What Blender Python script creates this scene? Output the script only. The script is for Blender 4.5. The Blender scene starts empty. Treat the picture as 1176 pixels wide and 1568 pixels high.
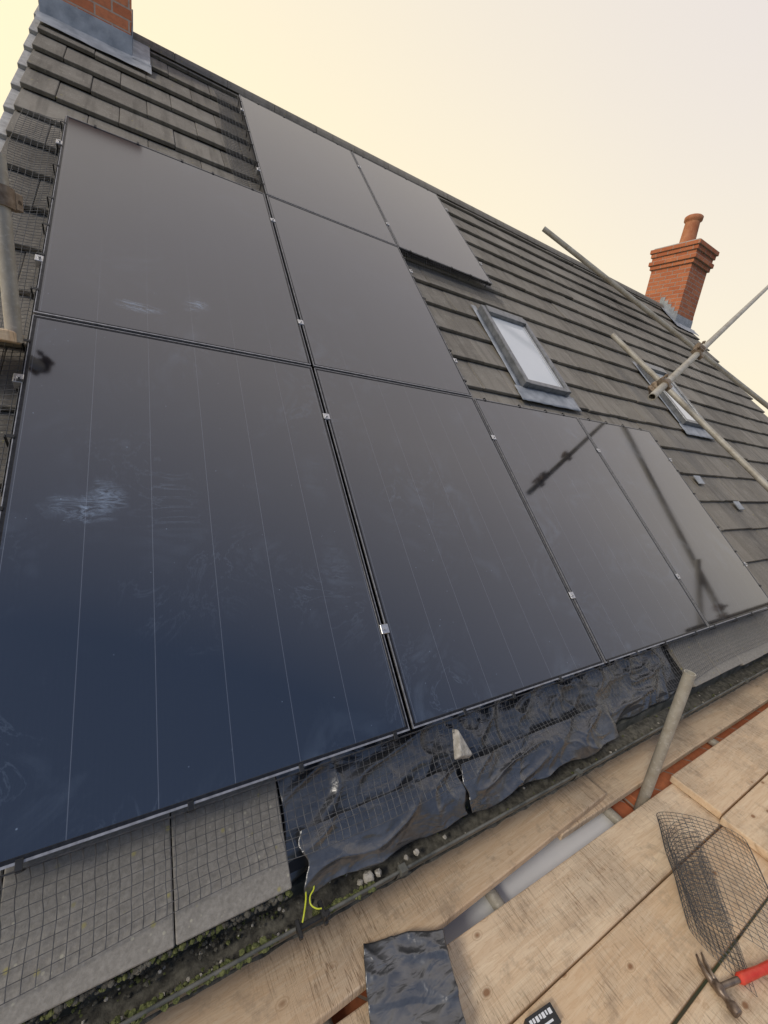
import bpy, math, random
from mathutils import Vector, Matrix, noise
random.seed(7)
TH=math.radians(43.0); C=math.cos(TH); S=math.sin(TH)
def R(u,v,n): return Vector((u, v*C-n*S, v*S+n*C))
NR=Vector((0,-S,C)); DV=Vector((0,C,S)); DX=Vector((1,0,0)); DY=Vector((0,1,0)); DZ=Vector((0,0,1))
sc=bpy.context.scene
# ---------------------------------------------------------------- materials
class NT:
    def __init__(s,name):
        s.m=bpy.data.materials.new(name); s.m.use_nodes=True; s.t=s.m.node_tree; s.n=s.t.nodes; s.l=s.t.links
        s.b=s.n['Principled BSDF']
    def lk(s,a,b): s.l.new(a,b)
    def _in(s,sock,v):
        if isinstance(v,bpy.types.NodeSocket): s.l.new(v,sock)
        elif v is not None:
            try: sock.default_value=v
            except Exception: sock.default_value=(v,v,v)
    def math(s,op,a,b=None,c=None,clamp=False):
        n=s.n.new('ShaderNodeMath'); n.operation=op; n.use_clamp=clamp
        s._in(n.inputs[0],a)
        if b is not None: s._in(n.inputs[1],b)
        if c is not None: s._in(n.inputs[2],c)
        return n.outputs[0]
    def mix(s,f,a,b,mode='MIX'):
        n=s.n.new('ShaderNodeMix'); n.data_type='RGBA'; n.blend_type=mode
        s._in(n.inputs[0],f)
        for i,v in ((6,a),(7,b)):
            if isinstance(v,tuple) and len(v)==3: v=(*v,1)
            s._in(n.inputs[i],v)
        return n.outputs[2]
    def coord(s,k='Object',scale=(1,1,1),rot=(0,0,0)):
        t=s.n.new('ShaderNodeTexCoord'); m=s.n.new('ShaderNodeMapping')
        m.inputs['Scale'].default_value=scale; m.inputs['Rotation'].default_value=rot
        s.l.new(t.outputs[k],m.inputs[0]); return m.outputs[0]
    def noise(s,vec,scale,detail=4,rough=.5,dist=0):
        n=s.n.new('ShaderNodeTexNoise'); s.l.new(vec,n.inputs['Vector'])
        n.inputs['Scale'].default_value=scale; n.inputs['Detail'].default_value=detail
        n.inputs['Roughness'].default_value=rough; n.inputs['Distortion'].default_value=dist
        return n.outputs[0]
    def vor(s,vec,scale,feat='F1'):
        n=s.n.new('ShaderNodeTexVoronoi'); n.feature=feat; s.l.new(vec,n.inputs['Vector']); n.inputs['Scale'].default_value=scale
        return n.outputs[0]
    def rng(s,v,a,b,c=0.,d=1.):
        n=s.n.new('ShaderNodeMapRange'); s._in(n.inputs[0],v)
        for i,x in enumerate((a,b,c,d)): n.inputs[i+1].default_value=x
        return n.outputs[0]
    def attr(s,name):
        n=s.n.new('ShaderNodeAttribute'); n.attribute_name=name; return n.outputs['Fac']
    def bump(s,h,st,dist=.01):
        n=s.n.new('ShaderNodeBump'); n.inputs['Strength'].default_value=st; n.inputs['Distance'].default_value=dist
        s.l.new(h,n.inputs['Height']); s.l.new(n.outputs[0],s.b.inputs['Normal'])
    def out(s,col=None,rough=None,metal=None,spec=None):
        if isinstance(col,tuple) and len(col)==3: col=(*col,1)
        if col is not None: s._in(s.b.inputs['Base Color'],col)
        if rough is not None: s._in(s.b.inputs['Roughness'],rough)
        if metal is not None: s._in(s.b.inputs['Metallic'],metal)
        if spec is not None: s._in(s.b.inputs['Specular IOR Level'],spec)
        return s.m
def simple(name,a,b,scale=20,rough=.6,metal=0.,bump=.2,dist=.003,stretch=(1,1,1)):
    t=NT(name); v=t.coord(scale=stretch); n=t.noise(v,scale,4,.6)
    t.bump(n,bump,dist)
    return t.out(t.mix(t.rng(n,.35,.65),a,b),rough,metal)

def mk_tile():
    t=NT('concrete_tile'); v=t.coord()
    r=t.attr('rnd'); big=t.noise(v,.9,3,.6); med=t.noise(v,7,5,.65); fine=t.noise(v,90,4,.7)
    base=t.mix(r,(.190,.168,.136),(.315,.282,.232))
    base=t.mix(t.rng(big,.4,.66,0,.5),base,(.165,.145,.115))
    base=t.mix(t.rng(med,.5,.75,0,.5),base,(.37,.34,.285))
    base=t.mix(t.rng(fine,.42,.7,0,.40),base,(.39,.36,.31))
    sv=t.coord(scale=(14,1.2,1.2)); st=t.noise(sv,1.3,3,.6)
    base=t.mix(t.rng(st,.5,.72,0,.5),base,(.105,.093,.075))
    # soot / water stain patch on the upper part of the slope
    g=t.n.new('ShaderNodeVectorMath'); g.operation='DISTANCE'; t.lk(v,g.inputs[0]); g.inputs[1].default_value=tuple(R(6.6,4.6,-1.46))
    stn=t.math('MULTIPLY',t.rng(g.outputs['Value'],.2,1.1,1,0),t.rng(med,.35,.6,0,.75))
    base=t.mix(stn,base,(.06,.05,.042))
    eav=t.rng(t.attr('eave'),0,1,0,.75)
    base=t.mix(eav,base,t.mix(t.rng(fine,.3,.7),(.24,.225,.195),(.38,.355,.31)))
    vo=t.vor(v,38); mk=t.math('MULTIPLY',t.rng(vo,.16,.09,0,1),t.rng(med,.46,.56,0,1))
    base=t.mix(t.math('MULTIPLY',mk,.8),base,(.50,.47,.36))
    vo2=t.vor(v,17); mk2=t.math('MULTIPLY',t.rng(vo2,.13,.05,0,1),t.rng(big,.5,.56,0,1))
    base=t.mix(t.math('MULTIPLY',mk2,.75),base,(.42,.37,.12))
    t.bump(fine,.5,.003)
    return t.out(base,.88,spec=.25)
M_tile=mk_tile()
def mk_glass():
    t=NT('panel_glass')
    g=t.n.new('ShaderNodeNewGeometry'); sx=t.n.new('ShaderNodeSeparateXYZ'); t.lk(g.outputs['Position'],sx.inputs[0])
    U=sx.outputs[0]
    V=t.math('ADD',t.math('MULTIPLY',sx.outputs[1],C),t.math('MULTIPLY',sx.outputs[2],S))
    cv=t.n.new('ShaderNodeCombineXYZ'); t.lk(U,cv.inputs[0]); t.lk(V,cv.inputs[1]); vec=cv.outputs[0]
    pu=t.math('FLOORED_MODULO',t.math('ADD',U,.344),1.154)
    cell=t.math('FLOORED_MODULO',t.math('SUBTRACT',pu,.018),.183)
    d=t.math('MINIMUM',cell,t.math('SUBTRACT',.183,cell))
    line=t.rng(d,.0005,.0012,1,0)
    lv=t.rng(V,.9,2.6,.85,.15)
    fl=t.math('FLOORED_MODULO',t.math('ADD',U,.344),.0131)
    fline=t.rng(t.math('ABSOLUTE',t.math('SUBTRACT',fl,.0065)),.0004,.0010,1,0)
    base=t.mix(t.math('MULTIPLY',line,lv),(.0028,.0045,.0100),(.12,.13,.155))
    base=t.mix(t.math('MULTIPLY',fline,.06),base,(.06,.065,.08))
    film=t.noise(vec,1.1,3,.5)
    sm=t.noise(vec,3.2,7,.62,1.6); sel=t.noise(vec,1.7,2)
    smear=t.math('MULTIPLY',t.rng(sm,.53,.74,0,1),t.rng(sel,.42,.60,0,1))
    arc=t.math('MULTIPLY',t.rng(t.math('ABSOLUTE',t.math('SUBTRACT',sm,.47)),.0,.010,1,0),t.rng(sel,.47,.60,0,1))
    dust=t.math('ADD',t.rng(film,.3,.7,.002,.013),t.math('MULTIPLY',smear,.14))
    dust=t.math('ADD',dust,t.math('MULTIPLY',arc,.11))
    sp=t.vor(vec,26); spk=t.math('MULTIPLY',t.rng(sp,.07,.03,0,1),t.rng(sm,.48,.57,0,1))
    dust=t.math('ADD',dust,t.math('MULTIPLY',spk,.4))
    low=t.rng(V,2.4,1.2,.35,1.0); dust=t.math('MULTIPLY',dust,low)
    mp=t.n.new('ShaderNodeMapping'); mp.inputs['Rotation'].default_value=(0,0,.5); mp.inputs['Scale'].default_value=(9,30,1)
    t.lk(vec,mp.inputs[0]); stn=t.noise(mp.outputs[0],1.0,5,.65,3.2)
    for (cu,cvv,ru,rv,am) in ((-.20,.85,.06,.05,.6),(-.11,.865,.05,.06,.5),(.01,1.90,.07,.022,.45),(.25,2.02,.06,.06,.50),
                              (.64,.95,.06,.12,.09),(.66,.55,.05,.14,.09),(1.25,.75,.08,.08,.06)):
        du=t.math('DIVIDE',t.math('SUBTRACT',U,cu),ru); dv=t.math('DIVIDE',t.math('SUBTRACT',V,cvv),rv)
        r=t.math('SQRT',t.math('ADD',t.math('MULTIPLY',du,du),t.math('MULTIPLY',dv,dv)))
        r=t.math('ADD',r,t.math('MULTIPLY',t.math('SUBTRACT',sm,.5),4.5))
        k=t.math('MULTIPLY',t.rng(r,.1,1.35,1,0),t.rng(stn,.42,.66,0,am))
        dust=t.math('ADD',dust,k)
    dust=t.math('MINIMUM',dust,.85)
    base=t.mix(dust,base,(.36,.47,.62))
    rough=t.math('ADD',t.rng(film,.3,.7,.06,.10),t.math('MULTIPLY',dust,.4))
    t.b.inputs['IOR'].default_value=2.2
    t.b.inputs['Sheen Weight'].default_value=.20; t.b.inputs['Sheen Roughness'].default_value=.28; t.b.inputs['Sheen Tint'].default_value=(1,.93,.88,1)
    return t.out(base,rough)
M_glass=mk_glass()
M_frame=simple('black_anodised_frame',(.02,.02,.022),(.04,.04,.042),60,.32,.6,.05)
M_glint=simple('frame_edge_highlight',(.27,.27,.28),(.42,.42,.43),60,.4,.4,.05)  # pale tone painted as the silver reflection along the black frame edges
M_alu=simple('clamp_aluminium',(.5,.5,.5),(.65,.65,.65),80,.35,.9,.1)
M_wire=simple('galvanised_wire_dark',(.09,.09,.09),(.16,.16,.16),50,.45,.4,.05)
M_under=simple('roof_underlay',(.012,.012,.013),(.03,.03,.03),6,.7,0,.3,.01)
M_lead=simple('lead_flashing',(.26,.28,.30),(.44,.46,.48),9,.5,.2,.4,.01)
M_white=simple('white_upvc',(.80,.81,.82),(.86,.86,.86),5,.35,0,.05)
M_mortar=simple('mortar',(.40,.38,.35),(.56,.54,.50),25,.9,0,.6,.01)
M_gut=simple('weathered_gutter',(.06,.065,.056),(.17,.165,.14),14,.6,0,.3)
M_silt=simple('gutter_silt',(.05,.046,.036),(.15,.14,.11),45,.9,0,.8,.006)
M_moss=simple('moss',(.06,.075,.02),(.19,.20,.07),70,.95,0,1.,.01)
M_stone=simple('chipped_mortar',(.36,.33,.27),(.58,.54,.47),40,.9,0,.8,.01)
M_velux=simple('window_cladding_grey',(.15,.155,.16),(.24,.245,.25),20,.35,.4,.1)
M_pot=simple('terracotta',(.46,.16,.07),(.60,.26,.13),9,.8,0,.3)
M_cap=simple('cement',(.34,.32,.3),(.46,.44,.41),12,.9,0,.5,.01)
M_blk=simple('black_rubber',(.012,.012,.012),(.025,.025,.025),30,.45,0,.1)
M_red=simple('red_rubber_grip',(.70,.045,.025),(.80,.085,.045),30,.4,0,.1)
M_ham=simple('hammer_steel',(.14,.10,.075),(.32,.25,.19),40,.45,.6,.4)
M_yel=simple('yellow_green_cable',(.55,.60,.03),(.65,.70,.05),10,.4)
M_ground=simple('grass_and_soil',(.045,.075,.02),(.10,.09,.05),.8,.95,0,.5,.05)
def mk_plastic():
    t=NT('black_polythene'); v=t.coord(); n=t.noise(v,7,3,.5,.8); f=t.noise(v,60,4,.6)
    n2=t.noise(t.coord(scale=(5,12,12)),2.2,3,.5,1.0)
    t.bump(t.math('ADD',n,t.math('MULTIPLY',n2,.8)),.35,.02)
    du=t.noise(v,4,5,.65)
    b=t.mix(t.rng(f,.4,.7),(.034,.036,.040),(.055,.058,.062))
    b=t.mix(t.rng(du,.50,.70,0,.5),b,(.15,.15,.145))
    t.b.inputs['IOR'].default_value=1.75
    return t.out(b,t.rng(n,.3,.7,.24,.38),spec=.8)
M_plas=mk_plastic()
def mk_window():
    t=NT('rooflight_pane'); v=t.coord(); n=t.noise(v,1.3,3)
    return t.out(t.mix(t.rng(n,.3,.7),(.66,.69,.70),(.79,.80,.79)),.08)  # pale base colour stands in for reflected sky, plus a white blind
M_pane=mk_window()
def mk_wood():
    t=NT('scaffold_board_wood'); 
    v=t.coord(scale=(1.1,15,15)); v1=t.coord()
    r=t.attr('rnd')
    off=t.n.new('ShaderNodeVectorMath'); off.operation='ADD'; t.lk(v,off.inputs[0])
    cx=t.n.new('ShaderNodeCombineXYZ'); t.lk(t.math('MULTIPLY',r,37.),cx.inputs[0]); t.lk(t.math('MULTIPLY',r,91.),cx.inputs[1]); t.lk(cx.outputs[0],off.inputs[1])
    off2=t.n.new('ShaderNodeVectorMath'); off2.operation='ADD'; t.lk(v1,off2.inputs[0]); t.lk(cx.outputs[0],off2.inputs[1]); w=off2.outputs[0]
    g=t.noise(off.outputs[0],2.0,6,.62,1.1); g2=t.noise(off.outputs[0],7,4,.6,.3)
    b=t.mix(r,(.76,.56,.355),(.85,.67,.455))
    gb=t.math('FRACT',t.math('MULTIPLY',g,9.)); b=t.mix(t.rng(gb,.0,.35,.42,0),b,(.56,.33,.165))
    b=t.mix(t.rng(g,.40,.64,0,.50),b,(.62,.41,.235))
    b=t.mix(t.rng(g2,.5,.7,0,.4),b,(.87,.72,.51))
    big=t.noise(w,2.4,5,.62); b=t.mix(t.rng(big,.48,.68,0,.5),b,(.53,.43,.31))
    dirt=t.noise(w,11,6,.72); b=t.mix(t.rng(dirt,.53,.68,0,.6),b,(.38,.28,.19))
    kv=t.n.new('ShaderNodeMapping'); kv.inputs['Scale'].default_value=(1,1.6,1); t.lk(w,kv.inputs[0])
    kn=t.vor(kv.outputs[0],5.5); b=t.mix(t.rng(kn,.10,.05,0,.85),b,(.26,.12,.05))
    b=t.mix(t.rng(t.math('ABSOLUTE',t.math('SUBTRACT',kn,.12)),.0,.02,.35,0),b,(.40,.24,.12))
    k=None
    for (rt,sc_) in ((.5,(46,1.6,1)),(-.55,(50,1.8,1)),(1.25,(44,2.2,1)),(-1.1,(60,2.0,1))):
        s1=t.noise(t.coord(scale=sc_,rot=(0,0,rt)),1.5,1,.5,.3)
        q=t.rng(t.math('ABSOLUTE',t.math('SUBTRACT',s1,.5)),.0,.010,1,0)
        k=q if k is None else t.math('MAXIMUM',k,q)
    k=t.math('MULTIPLY',k,t.rng(big,.44,.58,0,.75))
    b=t.mix(k,b,(.22,.13,.07))
    t.bump(t.math('SUBTRACT',t.math('ADD',g,t.math('MULTIPLY',g2,.5)),t.math('MULTIPLY',k,.5)),.5,.004)
    return t.out(b,.78,spec=.25)
M_wood=mk_wood()
def mk_tube():
    t=NT('scaffold_tube_steel'); v=t.coord(); n=t.noise(v,8,5,.7); f=t.noise(v,55,4,.7)
    b=t.mix(t.rng(n,.4,.65),(.46,.43,.36),(.34,.30,.23)); b=t.mix(t.rng(f,.55,.7,0,.7),b,(.60,.57,.50))
    t.bump(f,.4,.002); return t.out(b,.55,.15)
M_tube=mk_tube()
M_coup=simple('rusty_coupler',(.20,.14,.09),(.32,.25,.18),50,.6,.4,.5)
def mk_brick(name,c1,c2,mort):
    t=NT(name); g=t.n.new('ShaderNodeTexCoord'); s=t.n.new('ShaderNodeSeparateXYZ'); t.lk(g.outputs['Object'],s.inputs[0])
    c=t.n.new('ShaderNodeCombineXYZ'); t.lk(t.math('ADD',s.outputs[0],s.outputs[1]),c.inputs[0]); t.lk(s.outputs[2],c.inputs[1])
    b=t.n.new('ShaderNodeTexBrick'); t.lk(c.outputs[0],b.inputs['Vector'])
    b.inputs['Color1'].default_value=(*c1,1); b.inputs['Color2'].default_value=(*c2,1); b.inputs['Mortar'].default_value=(*mort,1)
    b.inputs['Scale'].default_value=1; b.inputs['Mortar Size'].default_value=.006; b.inputs['Brick Width'].default_value=.225; b.inputs['Row Height'].default_value=.075
    n=t.noise(g.outputs['Object'],30,4,.65)
    t.bump(t.math('SUBTRACT',t.math('MULTIPLY',n,.4),b.outputs['Fac']),.6,.006)
    return t.out(t.mix(t.rng(n,.4,.8,0,.5),b.outputs[0],(.26,.10,.05)),.85)
M_brick=mk_brick('red_brick',(.52,.15,.06),(.66,.23,.10),(.46,.37,.30))

# ---------------------------------------------------------------- mesh builder
class MB:
    def __init__(s): s.v=[];s.f=[];s.m=[];s.r=[];s.sm=[];s.e=[]
    def add(s,vs,fs,mi=0,r=0.,sm=False,e=0.):
        o=len(s.v); s.v+= [tuple(x) for x in vs]
        for f in fs: s.f.append([i+o for i in f]); s.m.append(mi); s.r.append(r); s.sm.append(sm); s.e.append(e)
    def box(s,o,a,b,c,mi=0,r=0.,e=0.):
        o=Vector(o);a=Vector(a);b=Vector(b);c=Vector(c)
        vs=[o,o+a,o+a+b,o+b,o+c,o+a+c,o+a+b+c,o+b+c]
        fs=[(0,3,2,1),(4,5,6,7),(0,1,5,4),(1,2,6,5),(2,3,7,6),(3,0,4,7)]
        if a.cross(b).dot(c)<0: fs=[f[::-1] for f in fs]
        s.add(vs,fs,mi,r,False,e)
    def abox(s,x0,x1,y0,y1,z0,z1,mi=0,r=0.): s.box((x0,y0,z0),(x1-x0,0,0),(0,y1-y0,0),(0,0,z1-z0),mi,r)
    def rbox(s,u0,u1,v0,v1,n0,n1,mi=0,r=0.,e=0.): s.box(R(u0,v0,n0),DX*(u1-u0),DV*(v1-v0),NR*(n1-n0),mi,r,e)
    def tube(s,p0,p1,r0,r1=None,seg=16,mi=0,caps=True,hollow=False):
        p0=Vector(p0);p1=Vector(p1);r1=r0 if r1 is None else r1
        d=(p1-p0).normalized(); a=d.orthogonal().normalized(); b=d.cross(a)
        vs=[];
        for p,r in ((p0,r0),(p1,r1)):
            for i in range(seg):
                t=2*math.pi*i/seg; vs.append(p+(a*math.cos(t)+b*math.sin(t))*r)
        s.add(vs,[(i,(i+1)%seg,seg+(i+1)%seg,seg+i) for i in range(seg)],mi,0,True)
        if hollow:
            vs=[]
            for p,r in ((p0,r0),(p0,r0-.005),(p0+d*.1,r0-.005),(p1,r1),(p1,r1-.005),(p1-d*.1,r1-.005)):
                for i in range(seg):
                    t=2*math.pi*i/seg; vs.append(p+(a*math.cos(t)+b*math.sin(t))*r)
            fs=[]
            for k in (0,1,3,4):
                for i in range(seg):
                    q=(k*seg+i,k*seg+(i+1)%seg,(k+1)*seg+(i+1)%seg,(k+1)*seg+i)
                    fs.append(q[::-1] if k<2 else q)
            fs.append([2*seg+i for i in range(seg)]); fs.append([5*seg+i for i in range(seg)])
            s.add(vs,fs,mi)
        elif caps:
            s.add([p0+(a*math.cos(2*math.pi*i/seg)+b*math.sin(2*math.pi*i/seg))*r0 for i in range(seg)],[tuple(range(seg))[::-1]],mi)
            s.add([p1+(a*math.cos(2*math.pi*i/seg)+b*math.sin(2*math.pi*i/seg))*r1 for i in range(seg)],[tuple(range(seg))],mi)
    def grid(s,fn,nu,nv,mi=0,r=0.):
        vs=[fn(i/nu,j/nv) for j in range(nv+1) for i in range(nu+1)]
        s.add(vs,[(j*(nu+1)+i,j*(nu+1)+i+1,(j+1)*(nu+1)+i+1,(j+1)*(nu+1)+i) for j in range(nv) for i in range(nu)],mi,r,True)
    def lump(s,c,r,mi=0,seed=0,flat=1.):
        c=Vector(c); nu,nv=8,6; vs=[]
        for j in range(nv+1):
            ph=math.pi*j/nv
            for i in range(nu):
                t=2*math.pi*i/nu; d=Vector((math.sin(ph)*math.cos(t),math.sin(ph)*math.sin(t),math.cos(ph)))
                k=1+.5*noise.noise(d*1.4+Vector((seed*3.1,seed,0)))
                d=d*r*k; d.z*=flat; vs.append(c+d)
        s.add(vs,[(j*nu+i,j*nu+(i+1)%nu,(j+1)*nu+(i+1)%nu,(j+1)*nu+i)[::-1] for j in range(nv) for i in range(nu)],mi,0,False)
    def obj(s,name,mats,parent=None,bevel=0,seg=1,solid=0):
        me=bpy.data.meshes.new(name); me.from_pydata(s.v,[],s.f)
        for m in mats: me.materials.append(m)
        me.polygons.foreach_set('material_index',s.m); me.polygons.foreach_set('use_smooth',s.sm)
        a=me.attributes.new('rnd','FLOAT','FACE'); a.data.foreach_set('value',s.r)
        a=me.attributes.new('eave','FLOAT','FACE'); a.data.foreach_set('value',s.e)
        me.update()
        ob=bpy.data.objects.new(name,me); sc.collection.objects.link(ob)
        if parent: ob.parent=parent
        if solid:
            m=ob.modifiers.new('t','SOLIDIFY'); m.thickness=solid
        if bevel:
            m=ob.modifiers.new('b','BEVEL'); m.width=bevel; m.segments=seg; m.limit_method='ANGLE'; m.angle_limit=math.radians(40)
        return ob
def empty(name,loc=(0,0,0)):
    e=bpy.data.objects.new(name,None); sc.collection.objects.link(e); return e
def wires(name,lines,rad,mat,parent=None):
    cu=bpy.data.curves.new(name,'CURVE'); cu.dimensions='3D'; cu.bevel_depth=rad; cu.bevel_resolution=0
    for pts in lines:
        sp=cu.splines.new('POLY'); sp.points.add(len(pts)-1)
        for i,p in enumerate(pts): sp.points[i].co=(*p,1)
    tmp=bpy.data.objects.new(name+'_c',cu); sc.collection.objects.link(tmp)
    bpy.context.view_layer.update()
    me=bpy.data.meshes.new_from_object(tmp.evaluated_get(bpy.context.evaluated_depsgraph_get()))
    bpy.data.objects.remove(tmp); me.name=name; me.materials.clear(); me.materials.append(mat)
    ob=bpy.data.objects.new(name,me); sc.collection.objects.link(ob)
    if parent: ob.parent=parent
    return ob
def netlines(fn,L,W,sp):
    nu=max(1,round(L/sp)); nv=max(1,round(W/sp)); out=[]
    for i in range(nu+1): out.append([fn(i/nu,j/nv) for j in range(nv+1)])
    for j in range(nv+1): out.append([fn(i/nu,j/nv) for i in range(nu+1)])
    return out

# ---------------------------------------------------------------- house
GZ=-6.4
g=MB(); g.add([(-400,-400,GZ),(400,-400,GZ),(400,400,GZ),(-400,400,GZ)],[(0,1,2,3)]); g.obj('ground',[M_ground])
house=empty('brick_house')
UL,UR=-.60,9.75; VE,VR=-.328,5.70; NT_=-1.47
RY=VR*C-NT_*S; RZ=VR*S+NT_*C
MU=2.70
tb=MB(); gauge=.325; tw=.335
k=0; v=VE
while v<VR-.02:
    last=min(gauge,VR-v)
    off=(k%2)*tw*.5
    u=UL-off
    while u<UR-.01:
        a=max(u,UL+(random.uniform(-.004,.004) if u<UL else 0)); b=min(u+tw,UR)
        if b-a>.03:
            skip=(k==0 and a>.30 and b<MU+.2)
            if k==0 and not skip and a<.36<b: b=.356
            if not skip:
                jn=random.uniform(-.0025,.0025); jv=random.uniform(-.006,.006)
                top0=-1.448+jn; top1=-1.479+jn; th=.026
                L=last+.05
                o=R(a+.0015,v+jv,top0-th); 
                av=DX*(b-a-.003)+NR*random.uniform(-.002,.002); bv=R(0,L,0)-R(0,0,0)+NR*((top1-top0)*(L/gauge)); 
                tb.box(o,av,bv,NR*th,0,random.random(),1. if k==0 else (.35 if k==1 else 0.))
        u+=tw
    v+=gauge; k+=1
tb.obj('roof_tiles',[M_tile],house,.003,1)
sr=MB()
sr.rbox(UL+.02,UR-.02,VE+.02,VR-.02,-1.56,-1.507,0)
def back(v,n): p=R(0,v,n); return Vector((0,2*RY-p.y,p.z))
a=back(VE,-1.46); b=back(VR,-1.46)
sr.box(Vector((UL,a.y,a.z)),DX*(UR-UL),b-a,Vector((0,-S,-C))*.06,1,.4)
sr.obj('roof_deck',[M_under,M_tile],house)
rg=MB(); x=UL
while x<UR-.05:
    L=min(.45,UR-x)
    vs=[];n=10
    for xx in (x+.002,x+L-.002):
        for rr in (.125,.112):
            for i in range(n+1):
                t=math.radians(8)+math.radians(164)*i/n
                vs.append((xx,RY+rr*math.cos(t)*.95,RZ-.085+rr*math.sin(t)))
    m=n+1; fs=[]
    for i in range(n):
        fs+=[(i,i+1,2*m+i+1,2*m+i)[::-1],(m+i,m+i+1,3*m+i+1,3*m+i),(i,i+1,m+i+1,m+i),(2*m+i,2*m+i+1,3*m+i+1,3*m+i)[::-1]]
    rg.add(vs,fs,0,.5+random.random()*.5,False); x+=L
rg.obj('ridge_tiles',[M_tile],house)
vb=MB()
for (ua,ub) in ((UL-.045,UL-.003),(UR+.003,UR+.045)):
    vb.rbox(ua,ub,VE,VR-.02,-1.68,-1.512,1)
vb.rbox(UL+.004,UL+.03,VE+.05,VR-.2,-1.512,-1.487,0)
v=VE
while v<VR-.1:
    o=R(UL-.05,v+.01,-1.506); vb.box(o,DX*.053,R(0,.335,0)-R(0,0,0)+NR*-.026,NR*.03,0,0); v+=gauge
vb.obj('verge_and_bargeboard',[M_mortar,M_white],house,.003)
w=MB(); WY=.93; WB=2*RY-WY
w.abox(UL+.1,UR-.1,WY,WB,GZ,-1.45,0)
for xx in (UL+.1,UR-.35):
    w.add([(xx,WY,-1.46),(xx+.25,WY,-1.46),(xx+.25,WB,-1.46),(xx,WB,-1.46),(xx,RY,RZ-.16),(xx+.25,RY,RZ-.16)],[(0,4,3),(1,2,5),(0,1,5,4),(3,4,5,2)],0)
w.obj('brick_walls',[M_brick],house)
fs=MB(); fs.abox(UL+.02,UR-.02,.80,.825,-1.56,-1.365,0); fs.abox(UL+.02,UR-.02,.828,.927,-1.56,-1.54,0)
fs.obj('fascia_and_soffit',[M_gut],house)
for (x0,x1) in ((4.6,5.8),(7.4,8.6)):
    q=MB(); z0,z1=-3.2,-2.02; y0=WY-.03
    q.abox(x0,x1,y0-.09,y0+.02,z0-.06,z0,0)
    q.abox(x0,x1,y0,y0+.028,z0+.001,z0+.07,0); q.abox(x0,x1,y0,y0+.028,z1-.07,z1,0)
    for xa in (x0,(x0+x1)/2-.035,x1-.07): q.abox(xa,xa+.07,y0+.001,y0+.027,z0+.071,z1-.071,0)
    q.abox(x0+.05,x1-.05,y0+.012,y0+.02,z0+.05,z1-.05,1)
    q.abox(x0-.05,x1+.05,y0-.14,y0+.028,z1+.002,z1+.05,0)
    q.obj('wall_window',[M_white,M_pane],house,.003)
q=MB(); q.abox(.86,1.99,.50,WY-.002,-1.80,-1.757,0); q.abox(.92,1.94,.54,WY-.002,-2.0,-1.801,0); q.abox(.92,1.94,.56,WY-.002,-3.3,-2.001,1)
q.obj('bay_window',[M_white,M_pane],house,.004)
q=MB(); q.abox(.20,.855,.56,WY-.002,GZ,-1.757,0); q.abox(2.0,2.13,.56,WY-.002,GZ,-1.757,0); q.abox(2.20,4.4,.56,WY-.002,GZ,-1.757,0)
q.obj('brick_pier',[M_brick],house,.004)
gt=MB(); gy,gz,gr=.768,-1.372,.066; n=12; vs=[]
for xx in (UL-.05,UR+.05):
    for rr in (gr,gr-.005):
        for i in range(n+1):
            t=math.pi+math.pi*i/n; vs.append((xx,gy+rr*math.cos(t),gz+rr*math.sin(t)))
m=n+1; fcs=[]
for i in range(n): fcs+=[(i,i+1,2*m+i+1,2*m+i),(m+i,m+i+1,3*m+i+1,3*m+i)[::-1]]
fcs+=[(0,m,3*m,2*m),(n,m+n,3*m+n,2*m+n)[::-1]]
gt.add(vs,fcs,0,0,True)
gt.tube((UL-.05,gy-gr+.001,gz+.003),(UR+.05,gy-gr+.001,gz+.003),.005,seg=8)
for xx in (-.2,.7,1.6,2.5,3.4,4.3,5.2,6.1,7,7.9,8.8):
    vs=[]
    for x2 in (xx-.02,xx+.02):
        for i in range(n+1):
            t=math.pi+math.pi*i/n; vs.append((x2,gy+(gr+.004)*math.cos(t),gz+(gr+.004)*math.sin(t)))
    gt.add(vs,[(i,i+1,m+i+1,m+i) for i in range(n)],0,0,True)
    gt.abox(xx-.012,xx+.012,gy-gr-.012,gy-gr+.012,gz-.004,gz+.014,0)
gt.obj('gutter',[M_gut],house)
db=MB()
db.grid(lambda a,b:Vector((UL+a*10.2,gy-.058+b*.116,gz-.038+.014*noise.noise(Vector((a*180,b*3,0)))-.02*abs(b-.5))),700,5,2)
for i in range(900):
    x=random.uniform(UL,.35) if i%3 else random.uniform(.35,4); r=random.uniform(.0015,.006)
    db.lump((x,gy+random.choice((-.052,-.05,.0,.02))+random.uniform(-.006,.02),gz-.028+random.uniform(-.006,.010)),r,random.choice((0,0,2,2,2,2,1)) ,i,.5)
i=0; x=UL
while x<.6:
    if noise.noise(Vector((x*7,2,0)))>-.2:
        db.lump((x,gy-.064+random.uniform(-.006,.014),gz+random.uniform(-.008,.002)),random.uniform(.004,.010),0,i,.6)
    x+=random.uniform(.002,.006); i+=1
x=UL
while x<.356:
    p=R(x,VE-.003,-1.462)
    db.lump((p.x,p.y+random.uniform(-.004,.004),p.z-.010+random.uniform(-.01,.006)),random.uniform(.004,.009),random.choice((2,2,0)),i,.7)
    x+=random.uniform(.003,.008); i+=1
for (x,r) in ((.60,.018),(.635,.012),(.57,.009),(.74,.008),(.78,.010),(.90,.007)):
    db.lump((x,gy-.03,gz-.014),r,1,x*50,.6)
db.obj('gutter_moss_and_debris',[M_moss,M_stone,M_silt],house)

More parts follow.
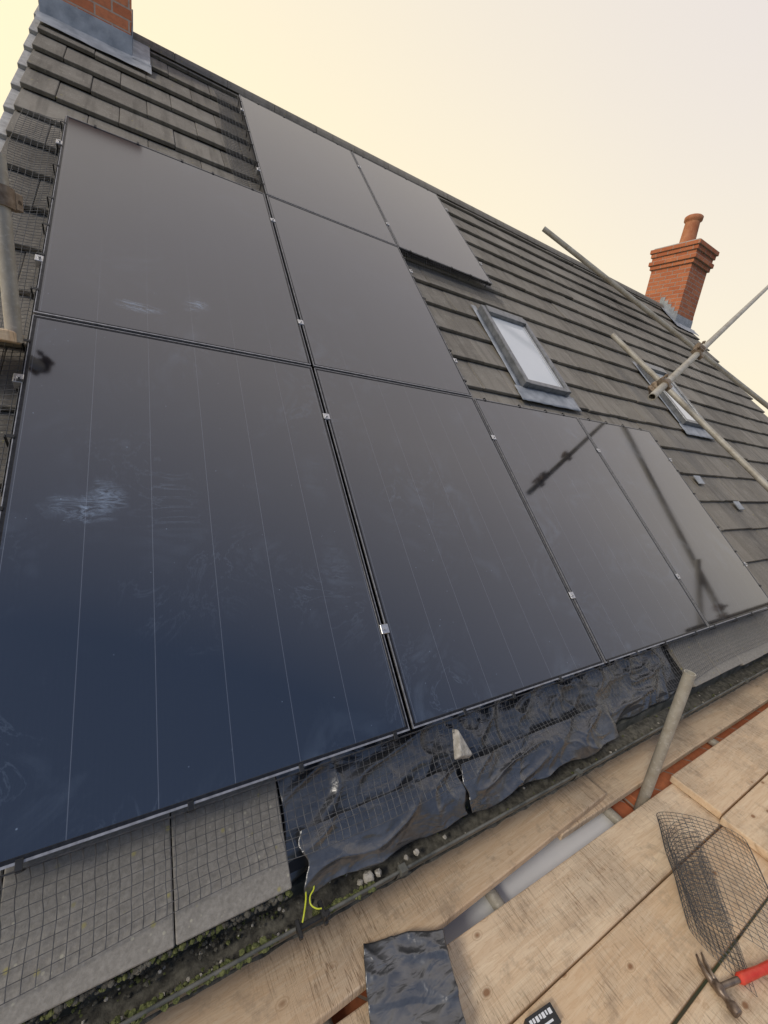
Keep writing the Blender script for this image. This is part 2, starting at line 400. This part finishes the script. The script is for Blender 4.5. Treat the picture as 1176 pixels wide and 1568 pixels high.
def chimney(x0,x1,y0,y1,zb,zt,name):
    e=empty(name); e.parent=house
    c=MB(); c.abox(x0,x1,y0,y1,zb,zt-.35,0)
    zz=zt-.35
    for k_,ex in enumerate((.03,.06,.03,.055,.08)):
        h=.0745; c.abox(x0-ex,x1+ex,y0-ex,y1+ex,zz,zz+h-.001,0); zz+=h
    c.obj('brick_stack',[M_brick],e,.004)
    p=MB(); xm,ym=(x0+x1)/2,(y0+y1)/2
    vs=[];
    for (ex,z) in ((.05,zz-.002),(.03,zz+.03)):
        vs+=[(x0-ex,y0-ex,z),(x1+ex,y0-ex,z),(x1+ex,y1+ex,z),(x0-ex,y1+ex,z)]
    vs+=[(xm-.15,ym-.15,zz+.10),(xm+.15,ym-.15,zz+.10),(xm+.15,ym+.15,zz+.10),(xm-.15,ym+.15,zz+.10)]
    fs_=[]
    for q in (0,4):
        for i in range(4): fs_.append((q+i,q+(i+1)%4,q+4+(i+1)%4,q+4+i))
    fs_.append((8,9,10,11)); p.add(vs,fs_,0)
    p.obj('cement_flaunching',[M_cap],e)
    t=MB(); z=zz+.09
    prof=[(.145,0),(.135,.08),(.125,.40),(.13,.42),(.155,.44),(.158,.50),(.135,.52),(.11,.52),(.10,.3)]
    sg=24; vs=[(xm+r*math.cos(2*math.pi*i/sg),ym+r*math.sin(2*math.pi*i/sg),z+h) for (r,h) in prof for i in range(sg)]
    t.add(vs,[(k_*sg+i,k_*sg+(i+1)%sg,(k_+1)*sg+(i+1)%sg,(k_+1)*sg+i) for k_ in range(len(prof)-1) for i in range(sg)]+[[ (len(prof)-1)*sg+i for i in range(sg)]],0,0,True)
    t.obj('chimney_pot',[M_pot],e)
    l=MB(); vf=(y0+NT_*S)/C
    def apron(a,b):
        u=x0-.02+a*(x1-x0+.16); vv=vf-.17+b*.175
        return R(u,vv,-1.438+.006*noise.noise(Vector((u*9,vv*12,3)))+ (0 if b<.9 else .004))
    l.grid(apron,24,8,0)
    zf=R(0,vf,NT_).z
    l.abox(x0-.006,x1+.006,y0-.007,y0-.002,zf-.03,zf+.17,0)
    for sx,sg_ in ((x0,-1),(x1,1)):
        nst=5
        for i in range(nst):
            ya=y0+(RY-y0)*i/nst; yb=y0+(RY-y0)*(i+1)/nst+.01; zc=zf+(yb-y0)*S/C
            xa,xb=sorted((sx+sg_*.003,sx+sg_*(.008+.001*i)))
            l.abox(xa,xb,ya,yb,zc-.12,zc+.15,0)
        if sg_==1 and sx<5:
            l.grid(lambda a,b:R(sx+.004+a*.13,vf-.02+b*(VR-vf-.08),-1.435+.004*noise.noise(Vector((a*5,b*9,1)))),6,14,0)
        if sg_==-1 and sx>5:
            l.grid(lambda a,b:R(sx-.15+a*.146,vf-.17+b*(VR-vf+.05),-1.435+.004*noise.noise(Vector((a*5,b*9,1)))),6,14,0)
    l.obj('lead_flashing',[M_lead],e)
chimney(-.60,-.03,4.77,5.57,1.6,4.0,'chimney')
chimney(9.08,9.72,4.78,5.53,1.6,3.88,'chimney')

def velux(u0,u1,v0,v1):
    e=empty('roof_window'); e.parent=house
    m_=MB(); f=.05
    for (a,b,c_,d) in ((u0,u0+f,v0,v1),(u1-f,u1,v0,v1)): m_.rbox(a,b,c_,d,-1.50,-1.385,0)
    m_.rbox(u0+f,u1-f,v0+.001,v0+f,-1.50,-1.39,0); m_.rbox(u0+f,u1-f,v1-.10,v1-.001,-1.50,-1.375,0)
    m_.obj('cladding_frame',[M_velux],e,.006,2)
    s_=MB(); i_=f+.001
    for (a,b,c_,d) in ((u0+i_,u0+i_+.02,v0+i_,v1-.101),(u1-i_-.02,u1-i_,v0+i_,v1-.101)): s_.rbox(a,b,c_,d,-1.49,-1.402,0)
    s_.rbox(u0+i_+.021,u1-i_-.021,v0+i_,v0+i_+.02,-1.49,-1.403,0)
    s_.obj('sash',[M_alu],e,.003)
    g_=MB(); g_.rbox(u0+.055,u1-.055,v0+.055,v1-.10,-1.43,-1.412,0); g_.obj('pane',[M_pane],e)
    l=MB()
    l.grid(lambda a,b:R(u0-.09+a*(u1-u0+.18),v0-.16+b*.165,-1.439+.006*noise.noise(Vector((a*12,b*4,u0)))),26,6,0)
    l.grid(lambda a,b:R(u0-.06+a*.062,v0+b*(v1-v0+.05),-1.441),2,10,0)
    l.grid(lambda a,b:R(u1-.002+a*.062,v0+b*(v1-v0+.05),-1.441),2,10,0)
    l.obj('lead_apron',[M_lead],e,0,1,.002)
velux(2.72,3.32,2.05,3.05); velux(5.48,6.08,2.03,3.03)
vt=MB()
for (u,v_) in ((4.75,1.16),(5.25,.86)): 
    vt.rbox(u,u+.13,v_,v_+.10,-1.447,-1.437)
vt.obj('slate_vent',[M_lead],house,.002)

# ---------------------------------------------------------------- solar panels
PU,PV=1.154,1.782; U0=-.354; V0=-.063; PW,PH=1.134,1.762; NG=-1.369
cells=[(0,0),(1,0),(2,0),(3,0),(0,1),(1,1),(1,2),(2,2)]
for (i,j) in cells:
    e=empty('solar_panel')
    a=U0+i*PU+.01; c_=V0+j*PV+.01; b=a+PW; d=c_+PH
    dn=random.uniform(-.0015,.0015)
    f=MB(); fw=.011; nt=NG+.0015+dn; nb=NG-.032+dn
    f.rbox(a,b,c_,c_+fw,nb,nt); f.rbox(a,b,d-fw,d,nb,nt); f.rbox(a,a+fw,c_+fw,d-fw,nb,nt); f.rbox(b-fw,b,c_+fw,d-fw,nb,nt)
    f.obj('frame',[M_frame],e,.0012)
    q=MB(); q.rbox(a+fw-.0005,b-fw+.0005,c_+fw-.0005,d-fw+.0005,NG-.006+dn,NG+dn); q.obj('glass',[M_glass],e)
    lp=MB(); zt=NG+.0022+dn
    lp.rbox(a-.002,b+.002,c_-.0035,c_+.002,NG-.008+dn,zt); lp.rbox(a-.001,b+.001,d-.0015,d+.0018,NG-.006+dn,zt)
    lp.rbox(a-.0015,a+.001,c_+.0025,d-.0018,NG-.006+dn,zt-.0003); lp.rbox(b-.001,b+.0015,c_+.0025,d-.0018,NG-.006+dn,zt-.0003)
    lp.obj('frame_edge_glint',[M_glint],e)  # thin added strips carrying the painted edge highlight
    bk=MB(); bk.rbox(a+.02,b-.02,c_+.02,d-.02,NG-.012+dn,NG-.008+dn); bk.obj('backsheet',[M_frame],e)
rails=empty('panel_mounting_rails')
rm=MB(); cl=MB()
for (i0,i1,j) in ((0,4,0),(0,2,1),(1,3,2)):
    for fr in (.20,.80):
        vv=V0+j*PV+fr*PV
        rm.rbox(U0+i0*PU+.02,U0+i1*PU-.02,vv-.02,vv+.02,-1.44,-1.403)
        for i in range(i0,i1+1):
            uc=U0+i*PU
            if i in(i0,i1):
                sgn=-1 if i==i0 else 1
                cl.rbox(uc-.014+sgn*.002,uc+.014+sgn*.002,vv-.02,vv+.02,-1.40,NG+.004)
            else:
                cl.rbox(uc-.017,uc+.017,vv-.018,vv+.018,NG+.0022,NG+.006)
                cl.rbox(uc-.008,uc+.008,vv-.018,vv+.018,-1.40,NG+.0018)
            cl.tube(R(uc,vv,NG+.004),R(uc,vv,NG+.013),.0065,seg=6)
rm.obj('rails',[M_frame],rails); cl.obj('clamps',[M_alu],rails,.0015)

# bird mesh
random.seed(3)
net=empty('bird_proofing_mesh')
sp=.0235; lines=[]
def eave(L0,L1):
    def fn(a,b):
        u=L0+a*(L1-L0); w_=.010*noise.noise(Vector((u*3,b*2,0)))
        if b<.20: return R(u,V0-.004-.02*b,-1.385-.10*b+w_*b)
        t=(b-.20)/.80
        lift=.040*min(1,max(0,(u-.30)/.1))*min(1,max(0,(MU+.1-u)/.2))
        return R(u+.012*noise.noise(Vector((u*2,t*3,5))),V0-.01-.195*t-.05*noise.noise(Vector((u*1.3,0,2)))*t,-1.405-.034*min(1,t*2.2)+lift*t+w_+.012*t*abs(noise.noise(Vector((u*2,4,1)))))
    return fn
L=4*PU
lines+=netlines(eave(U0-.02,U0+4*PU),L,.27,sp)
wires('eaves_mesh',lines,.0010,M_wire,net)
def side(uedge,sgn,v0,v1,wd):
    def fn(a,b):
        v_=v0+a*(v1-v0); w_=.012*noise.noise(Vector((v_*4,b*3,uedge)))
        if b<.25: return R(uedge+sgn*.02*b,v_,-1.385-.12*b)
        t=(b-.25)/.75
        return R(uedge+sgn*(.005+wd*t+.04*t*noise.noise(Vector((v_*1.5,1,1)))),v_,-1.410-.024*min(1,t*2)+.9*w_+.006)
    return fn
wires('side_mesh',netlines(side(U0,-1,.9,3.52,.20),2.6,.24,sp),.0013,M_wire,net)
wires('side_mesh',netlines(side(U0+PU,-1,3.53,5.28,.19),1.7,.24,sp),.0014,M_wire,net)
def topn(vedge,sgn,u0,u1,wd):
    def fn(a,b):
        u=u0+a*(u1-u0); t=b
        return R(u,vedge+sgn*(.004+wd*t),-1.385-.053*min(1,t*1.8)+.008*noise.noise(Vector((u*5,t*2,vedge))))
    return fn
wires('top_mesh',netlines(topn(V0+2*PV,1,U0,U0+PU,.06),PU,.07,sp),.0009,M_wire,net)
wires('lower_mesh',netlines(topn(V0+2*PV,-1,U0+2*PU,U0+3*PU+.12,.18),PU,.17,sp),.0012,M_wire,net)
wires('right_mesh',netlines(side(U0+4*PU,1,-.06,1.7,.03),1.7,.07,sp),.0008,M_wire,net)
cp=MB()
def clips_h(u0,u1,v_,sg,n_):
    for i in range(n_):
        u=u0+(i+.5)/n_*(u1-u0)+random.uniform(-.04,.04)
        cp.rbox(u-.007,u+.007,v_-.012,v_+.010,NG+.0026,NG+.0048); cp.rbox(u-.006,u+.006,v_+sg*.012,v_+sg*.016,NG-.05,NG+.004)
def clips_v(u_,v0,v1,sg,n_):
    for i in range(n_):
        v_=v0+(i+.5)/n_*(v1-v0)+random.uniform(-.04,.04)
        cp.rbox(u_-.010,u_+.010,v_-.007,v_+.007,NG+.0026,NG+.0048); a,b=sorted((u_+sg*.012,u_+sg*.017)); cp.rbox(a,b,v_-.006,v_+.006,NG-.05,NG+.004)
clips_h(U0,U0+4*PU,V0+.006,-1,15); clips_v(U0+.004,V0,V0+2*PV,-1,14); clips_h(U0,U0+PU,V0+2*PV-.006,1,5)
clips_v(U0+PU+.004,V0+2*PV,V0+3*PV,-1,6); clips_h(U0+PU,U0+3*PU,V0+3*PV-.006,1,8); clips_v(U0+3*PU-.004,V0+2*PV,V0+3*PV,1,6)
clips_h(U0+2*PU,U0+3*PU,V0+2*PV+.006,-1,5); clips_v(U0+2*PU-.004,V0+PV,V0+2*PV,1,6); clips_h(U0+2*PU,U0+4*PU,V0+PV-.006,1,8); clips_v(U0+4*PU-.004,V0,V0+PV,1,6)
cp.obj('mesh_clips',[M_blk],net,.001)

# ---------------------------------------------------------------- membrane at eaves
def rid(x,y,s): return max(0,1-abs(noise.noise(Vector((x,y,s))))*3.2)
def fold(p,s=1.):
    x,y=p
    wx=x+.05*noise.noise(Vector((x*4,y*6,s))); wy=y+.03*noise.noise(Vector((x*5,y*5,s+9)))
    a=noise.noise(Vector((wx*3.2,wy*7,1.3*s)))
    r1=rid((wx+wy*.8)*3.2,(wy-wx*.35)*8,s*3.1)**2
    r2=rid((wx-wy*.9)*5,(wy+wx*.5)*6,s*5.7+2)**2
    r3=rid(wx*11,wy*13,s*2.2+5)**2
    return a*.9+r1*.75+r2*.45+r3*.16
def sheet(name,u0,u1,v0,v1,amp,seed,nb=-1.488,hang=.03):
    s_=MB()
    def fn(a,b):
        u=u0+a*(u1-u0)+.02*noise.noise(Vector((b*3,seed,1))); vv=v0+b*(v1-v0)+.03*noise.noise(Vector((a*(u1-u0)*5,seed,4)))*(1-b)
        e_=.4+.6*min(1,min(a,1-a)*8)
        return R(u,vv,nb+amp*fold((u,vv),seed)*e_- hang*(1-b)**3)
    s_.grid(fn,int((u1-u0)*150),60,0)
    return s_.obj(name,[M_plas],None,0,1,.0012)
sheet('black_plastic_membrane',.362,1.06,-.335,.02,.020,1.)
sheet('black_plastic_membrane',1.0,MU,-.325,.02,.024,2.3)
sheet('black_plastic_membrane',.40,1.00,-.375,-.215,.018,4.1,-1.468,.02)
sheet('black_plastic_membrane',1.01,1.95,-.375,-.22,.022,6.4,-1.468,.02)
st=MB()
tri=[(-.045,-.04,0),(.05,-.055,0),(.0,.06,0)]
vs=[(x,y,0) for x,y,_ in tri]+[(x*.8,y*.8,.03) for x,y,_ in tri]
st.add(vs,[(0,2,1),(3,4,5),(0,1,4,3),(1,2,5,4),(2,0,3,5)],0); ob=st.obj('broken_mortar_piece',[M_stone],None,.006,2)
ob.location=R(1.0,-.155,-1.425); ob.rotation_euler=(.75,.25,.2)

# ---------------------------------------------------------------- scaffold
sca=empty('scaffolding')
def board(x0,x1,y0,y1,zt,rot=0,th=.038,name='scaffold_board'):
    b=MB(); L=x1-x0; W=y1-y0; n_=max(2,int(L/.25)); vs=[]; r=random.random()
    sg=random.uniform(-1,1)
    for i in range(n_+1):
        x=i/n_*L; wv=.004*noise.noise(Vector((x*.8,sg*9,0))); wz=.003*noise.noise(Vector((x*.7,sg*5,3)))
        vs+=[(x,wv,-th+wz),(x,W+wv,-th+wz),(x,W+wv,wz),(x,wv,wz)]
    fs_=[(3,2,1,0),(4*n_,4*n_+1,4*n_+2,4*n_+3)]
    for i in range(n_):
        for k_ in range(4):
            fs_.append((4*i+k_,4*i+(k_+1)%4,4*i+4+(k_+1)%4,4*i+4+k_))
    b.add(vs,fs_,0,r); o=b.obj(name,[M_wood],sca,.005,2)
    o.location=(x0,y0,zt); o.rotation_euler=(0,0,rot); return o
ZD=-1.66
for k_,(ya,yb) in enumerate(((.378,.602),(.148,.371),(-.084,.140),(-.316,-.092),(-.548,-.324))):
    board(-3.2+.2*k_,.0-2.2+.1*k_,ya,yb,ZD) ; board(-2.19+.1*k_,3.9 if k_!=1 else 3.6,ya,yb,ZD)
    board(4.0,7.9,ya,yb,ZD)
board(2.37,6.2,.392,.616,ZD+.043,.004); board(2.34,6.2,.160,.384,ZD+.042,-.003); board(2.31,6.2,-.076,.148,ZD+.041,.002)
board(1.55,5.5,.668,.886,-1.641,0); board(5.52,9.4,.668,.886,-1.641,0)
b=board(-2.0,1.90,.470,.690,-1.598,math.radians(3.2)); 
tt=MB()
for x in (-1.6,-.6,.45,1.15,1.95,3.1,4.3,5.5,6.7,7.8):
    tt.tube((x,-.75,ZD-.064),(x,.90,ZD-.064),.0242,hollow=True)
tt.tube((-3.3,-.7,ZD-.115),(8,-.7,ZD-.115),.0242,hollow=True)
tt.tube((2.17,.630,GZ),(2.172,.632,-.965),.0242,seg=24,hollow=True)
tt.tube((3.740,3.585,2.113),(7.76,1.29,-.03),.0255,hollow=True)
tt.tube((4.532,3.003,1.159),(4.516,.05,-1.09),.0255,hollow=True)
tt.tube((2.879,1.523,.327),(8.52,3.20,2.777),.0245,hollow=True)
tt.tube((3.75,.60,-.72),(7.2,.60,-.72),.0242,hollow=True)
tt.tube((4.47,-.7,-.85),(4.47,1.05,-.40),.0242,hollow=True)
tt.tube((-.375,2.02,.05),(-.385,2.015,.62),.0242,hollow=True)
tt.tube((-.9,-.7,GZ),(-.9,-.7,.3),.0242,hollow=True); tt.tube((3.3,-.7,GZ),(3.3,-.7,.3),.0242,hollow=True)
tt.tube((-3.3,-.74,-.75),(8,-.74,-.75),.0242,hollow=True)
tt.obj('scaffold_tubes',[M_tube],sca)
def coupler(p,d):
    p=Vector(p); d=Vector(d).normalized(); a=d.orthogonal().normalized(); b_=d.cross(a); c_=MB()
    c_.tube(p-d*.030,p+d*.030,.032,seg=16)
    c_.box(p-d*.026+a*.024-b_*.020,d*.052,a*.026,b_*.040); c_.box(p-d*.024-a*.050-b_*.018,d*.048,a*.026,b_*.036)
    c_.tube(p+a*.038-b_*.02,p+a*.038+b_*.055,.007,seg=8); c_.tube(p+a*.038+b_*.034,p+a*.038+b_*.046,.013,seg=6)
    c_.obj('coupler',[M_coup],sca,.003)
D3=(1.129,.335,.49)
coupler((4.008,1.858,.8175),D3); coupler((3.146,1.604,.449),D3); coupler((4.04,1.87,.87),(4.0,-2.3,-2.14))
coupler((3.16,1.66,.43),(0,-2.9,-2.2)); coupler((4.519,.66,-.63),(0,-2.9,-2.2)); coupler((4.47,.60,-.72),(1,0,0))
coupler((-.378,2.018,.50),(0,0,1))
bb=MB(); bb.abox(-.95,-.365,1.90,2.12,.045,.083,0,.7); bb.abox(-.62,-.41,1.99,2.03,.50,.525,0,.3); bb.obj('timber_pad',[M_wood],sca,.004)

# ---------------------------------------------------------------- loose items
def curl(k0,k1,rr0,hh,ln,sd_):
    def fn(a,b):
        t=k0+a*(k1-k0); r=rr0+.020*t
        z=r*(1-math.cos(t))*hh
        x=(b-.5)*ln*(1-.30*math.sin(a*3.0))
        y=r*math.sin(t)*.95+.05*(b-.5)
        return (x+.03*math.sin(a*4+sd_),y,z+.006+.010*noise.noise(Vector((a*4,b*4,sd_))))
    return fn
ob=wires('wire_mesh_offcut',netlines(curl(-.7,4.6,.11,.50,.60,1),.80,.56,.0235)+netlines(curl(-1.2,3.0,.075,.5,.44,3),.45,.44,.0235),.0010,M_wire)
ob.location=(1.88,.26,ZD+.003); ob.rotation_euler=(0,0,math.radians(32))
hm=empty('claw_hammer')
h=MB()
def sweep(mb,pts,mi):
    sg=10; vs=[]
    for (p,rx,rz) in pts:
        for i in range(sg):
            t=2*math.pi*i/sg; vs.append((p[0]+rx*math.cos(t),p[1],p[2]+rz*math.sin(t)))
    n_=len(pts); mb.add(vs,[(k_*sg+i,k_*sg+(i+1)%sg,(k_+1)*sg+(i+1)%sg,(k_+1)*sg+i) for k_ in range(n_-1) for i in range(sg)]+[list(range(sg))[::-1],[(n_-1)*sg+i for i in range(sg)]],mi,0,True)
sweep(h,[((0,-.062,0),.015,.015),((0,-.058,0),.0165,.0165),((0,-.038,0),.0165,.0165),((0,-.034,0),.011,.011),((0,-.018,0),.011,.011),((0,-.012,0),.015,.016),((0,.014,0),.015,.016)],0)
for s_ in (-1,1):
    sweep(h,[((s_*.006,.012,0),.009,.013),((s_*.009+.004,.035,0),.007,.010),((s_*.011+.012,.060,0),.006,.006),((s_*.012+.026,.082,0),.004,.003)],0)
h.obj('head',[M_ham],hm)
hh=MB(); hh.tube((.012,0,0),(.10,0,0),.0085,.0085,12,0); hh.tube((.095,0,0),(.105,0,0),.011,.0155,12,1); hh.tube((.105,0,0),(.20,0,0),.0155,.013,12,1)
hh.tube((.20,0,0),(.31,0,0),.013,.0165,12,1); hh.tube((.31,0,0),(.325,0,0),.0165,.012,12,2)
hh.obj('handle',[M_ham,M_red,M_blk],hm)
hm.location=(1.595,.115,ZD+.019); hm.rotation_euler=(0,0,math.radians(-14))
ps=MB()
A,B,Cc,D=Vector((.585,.69,-1.590)),Vector((.835,.61,-1.590)),Vector((.70,.22,-1.645)),Vector((.46,.34,-1.645))
def pf(a,b):
    p=A.lerp(B,a).lerp(D.lerp(Cc,a),b); 
    p.z+=.014*fold((a*.35+b*.1,b*.45),6.)+(.006 if b<.35 else -.001)+.012*math.exp(-((b-.05)/.12)**2)*math.sin(a*6)**2
    p.x+=.012*noise.noise(Vector((b*3,1,1))); p.y+=.014*noise.noise(Vector((a*3,5,1))); return p
ps.grid(pf,60,90,0); ps.obj('black_plastic_offcut',[M_plas],None,0,1,.001)
pk=MB(); pk.abox(-.05,.05,-.022,.022,0,.02,0)
for i,(xa,xb) in enumerate(((-.043,-.034),(-.031,-.024),(-.020,-.010),(-.006,.001),(.004,.014),(.018,.024),(.028,.040))): pk.abox(xa,xb,.002+(i%2)*.002,.014,.0202,.0206,1)
pk.abox(-.04,.03,-.012,-.007,.0202,.0206,1)
ob=pk.obj('blade_packet',[M_blk,M_white],None,.0008); ob.location=(1.0,.33,ZD+.002); ob.rotation_euler=(0,0,-.1)
raw=[(.372,.700,-1.352),(.380,.712,-1.340),(.392,.735,-1.330),(.400,.760,-1.322),(.412,.772,-1.318),(.424,.766,-1.322),(.420,.748,-1.328),(.406,.738,-1.333),(.402,.722,-1.338),(.414,.708,-1.342),(.430,.704,-1.346)]
raw=[Vector(p) for p in raw]; pts=[]
for i in range(len(raw)-1):
    p0=raw[max(0,i-1)];p1=raw[i];p2=raw[i+1];p3=raw[min(len(raw)-1,i+2)]
    for q in range(5):
        t=q/5; pts.append(.5*((2*p1)+(p2-p0)*t+(2*p0-5*p1+4*p2-p3)*t*t+(3*p1-p0-3*p2+p3)*t**3))
wires('earth_cable',[pts],.0024,M_yel)
br=MB(); br.abox(.355,.45,.690,.704,-1.372,-1.358,0); br.abox(.425,.437,.67,.73,-1.362,-1.351,0); br.abox(.355,.366,.67,.715,-1.365,-1.353,0); br.tube((.43,.68,-1.354),(.43,.68,-1.334),.006,seg=8)
br.obj('gutter_bracket',[M_blk],house,.002)

# ---------------------------------------------------------------- camera
cam=bpy.data.cameras.new('camera'); co=bpy.data.objects.new('camera',cam); sc.collection.objects.link(co)
right=Vector((.856,-.4977,.1398)); up=Vector((.005,.2780,.9605)); bk=right.cross(up).normalized(); right.normalize(); up=bk.cross(right).normalized()
co.matrix_world=Matrix(((right.x,up.x,bk.x,0),(right.y,up.y,bk.y,0),(right.z,up.z,bk.z,0),(0,0,0,1)))
cam.sensor_fit='VERTICAL'; cam.sensor_height=36; cam.sensor_width=27; cam.lens=623/1568*36; cam.clip_start=.02; cam.clip_end=1500
sc.camera=co
# ---------------------------------------------------------------- light
sd=Vector((-.78,-.22,.58)).normalized()
el=math.asin(sd.z); az=math.atan2(sd.x,sd.y)
sl=bpy.data.lights.new('sun','SUN'); sl.energy=1.5; sl.angle=math.radians(14); sl.color=(1,.93,.82)
so=bpy.data.objects.new('sun',sl); sc.collection.objects.link(so); so.rotation_euler=(-sd).to_track_quat('-Z','Y').to_euler()
W=bpy.data.worlds.new('World'); sc.world=W; W.use_nodes=True; nt=W.node_tree; N=nt.nodes; Lk=nt.links; bg=N['Background']
sky=N.new('ShaderNodeTexSky'); sky.sky_type='NISHITA'; sky.sun_disc=False; sky.sun_elevation=el; sky.sun_rotation=az; sky.dust_density=4; sky.air_density=1.5
tc=N.new('ShaderNodeTexCoord'); sx=N.new('ShaderNodeSeparateXYZ'); Lk.new(tc.outputs['Generated'],sx.inputs[0])
def mm(op,a,b,cl_=False):
    n=N.new('ShaderNodeMath'); n.operation=op; n.use_clamp=cl_
    for i,v_ in enumerate((a,b)):
        if isinstance(v_,(int,float)): n.inputs[i].default_value=v_
        else: Lk.new(v_,n.inputs[i])
    return n.outputs[0]
def mx(f,a,b):
    n=N.new('ShaderNodeMix'); n.data_type='RGBA'
    for i,v_ in ((0,f),(6,a),(7,b)):
        if isinstance(v_,(int,float)): n.inputs[i].default_value=v_
        elif isinstance(v_,tuple): n.inputs[i].default_value=(*v_,1)
        else: Lk.new(v_,n.inputs[i])
    return n.outputs[2]
X,Y,Z=sx.outputs
wd=mm('ADD',mm('MULTIPLY',X,-.6),mm('MULTIPLY',Y,.8))
f=mm('ADD',mm('SUBTRACT',1.0,mm('MULTIPLY',Z,1.15)),mm('MULTIPLY',wd,.6),True)
nz=N.new('ShaderNodeTexNoise'); nz.inputs['Scale'].default_value=1.6; nz.inputs['Detail'].default_value=3; Lk.new(tc.outputs['Generated'],nz.inputs['Vector'])
f=mm('ADD',f,mm('MULTIPLY',mm('SUBTRACT',nz.outputs[0],.5),.25),True)
haze=mx(f,(7.5,7.0,7.1),(10.4,9.1,6.1))
# the haze clears to a darker blue sky overhead and behind the viewer
bf=mm('MULTIPLY',mm('ADD',mm('SUBTRACT',mm('MULTIPLY',Y,-.9),mm('MULTIPLY',X,.32)),.17),1.7,True)
haze=mx(bf,haze,(1.5,2.1,3.6))
col=mx(.92,sky.outputs[0],haze)
Lk.new(col,bg.inputs['Color']); bg.inputs['Strength'].default_value=.112
sc.view_settings.view_transform='Standard'; sc.view_settings.look='None'; sc.view_settings.exposure=0
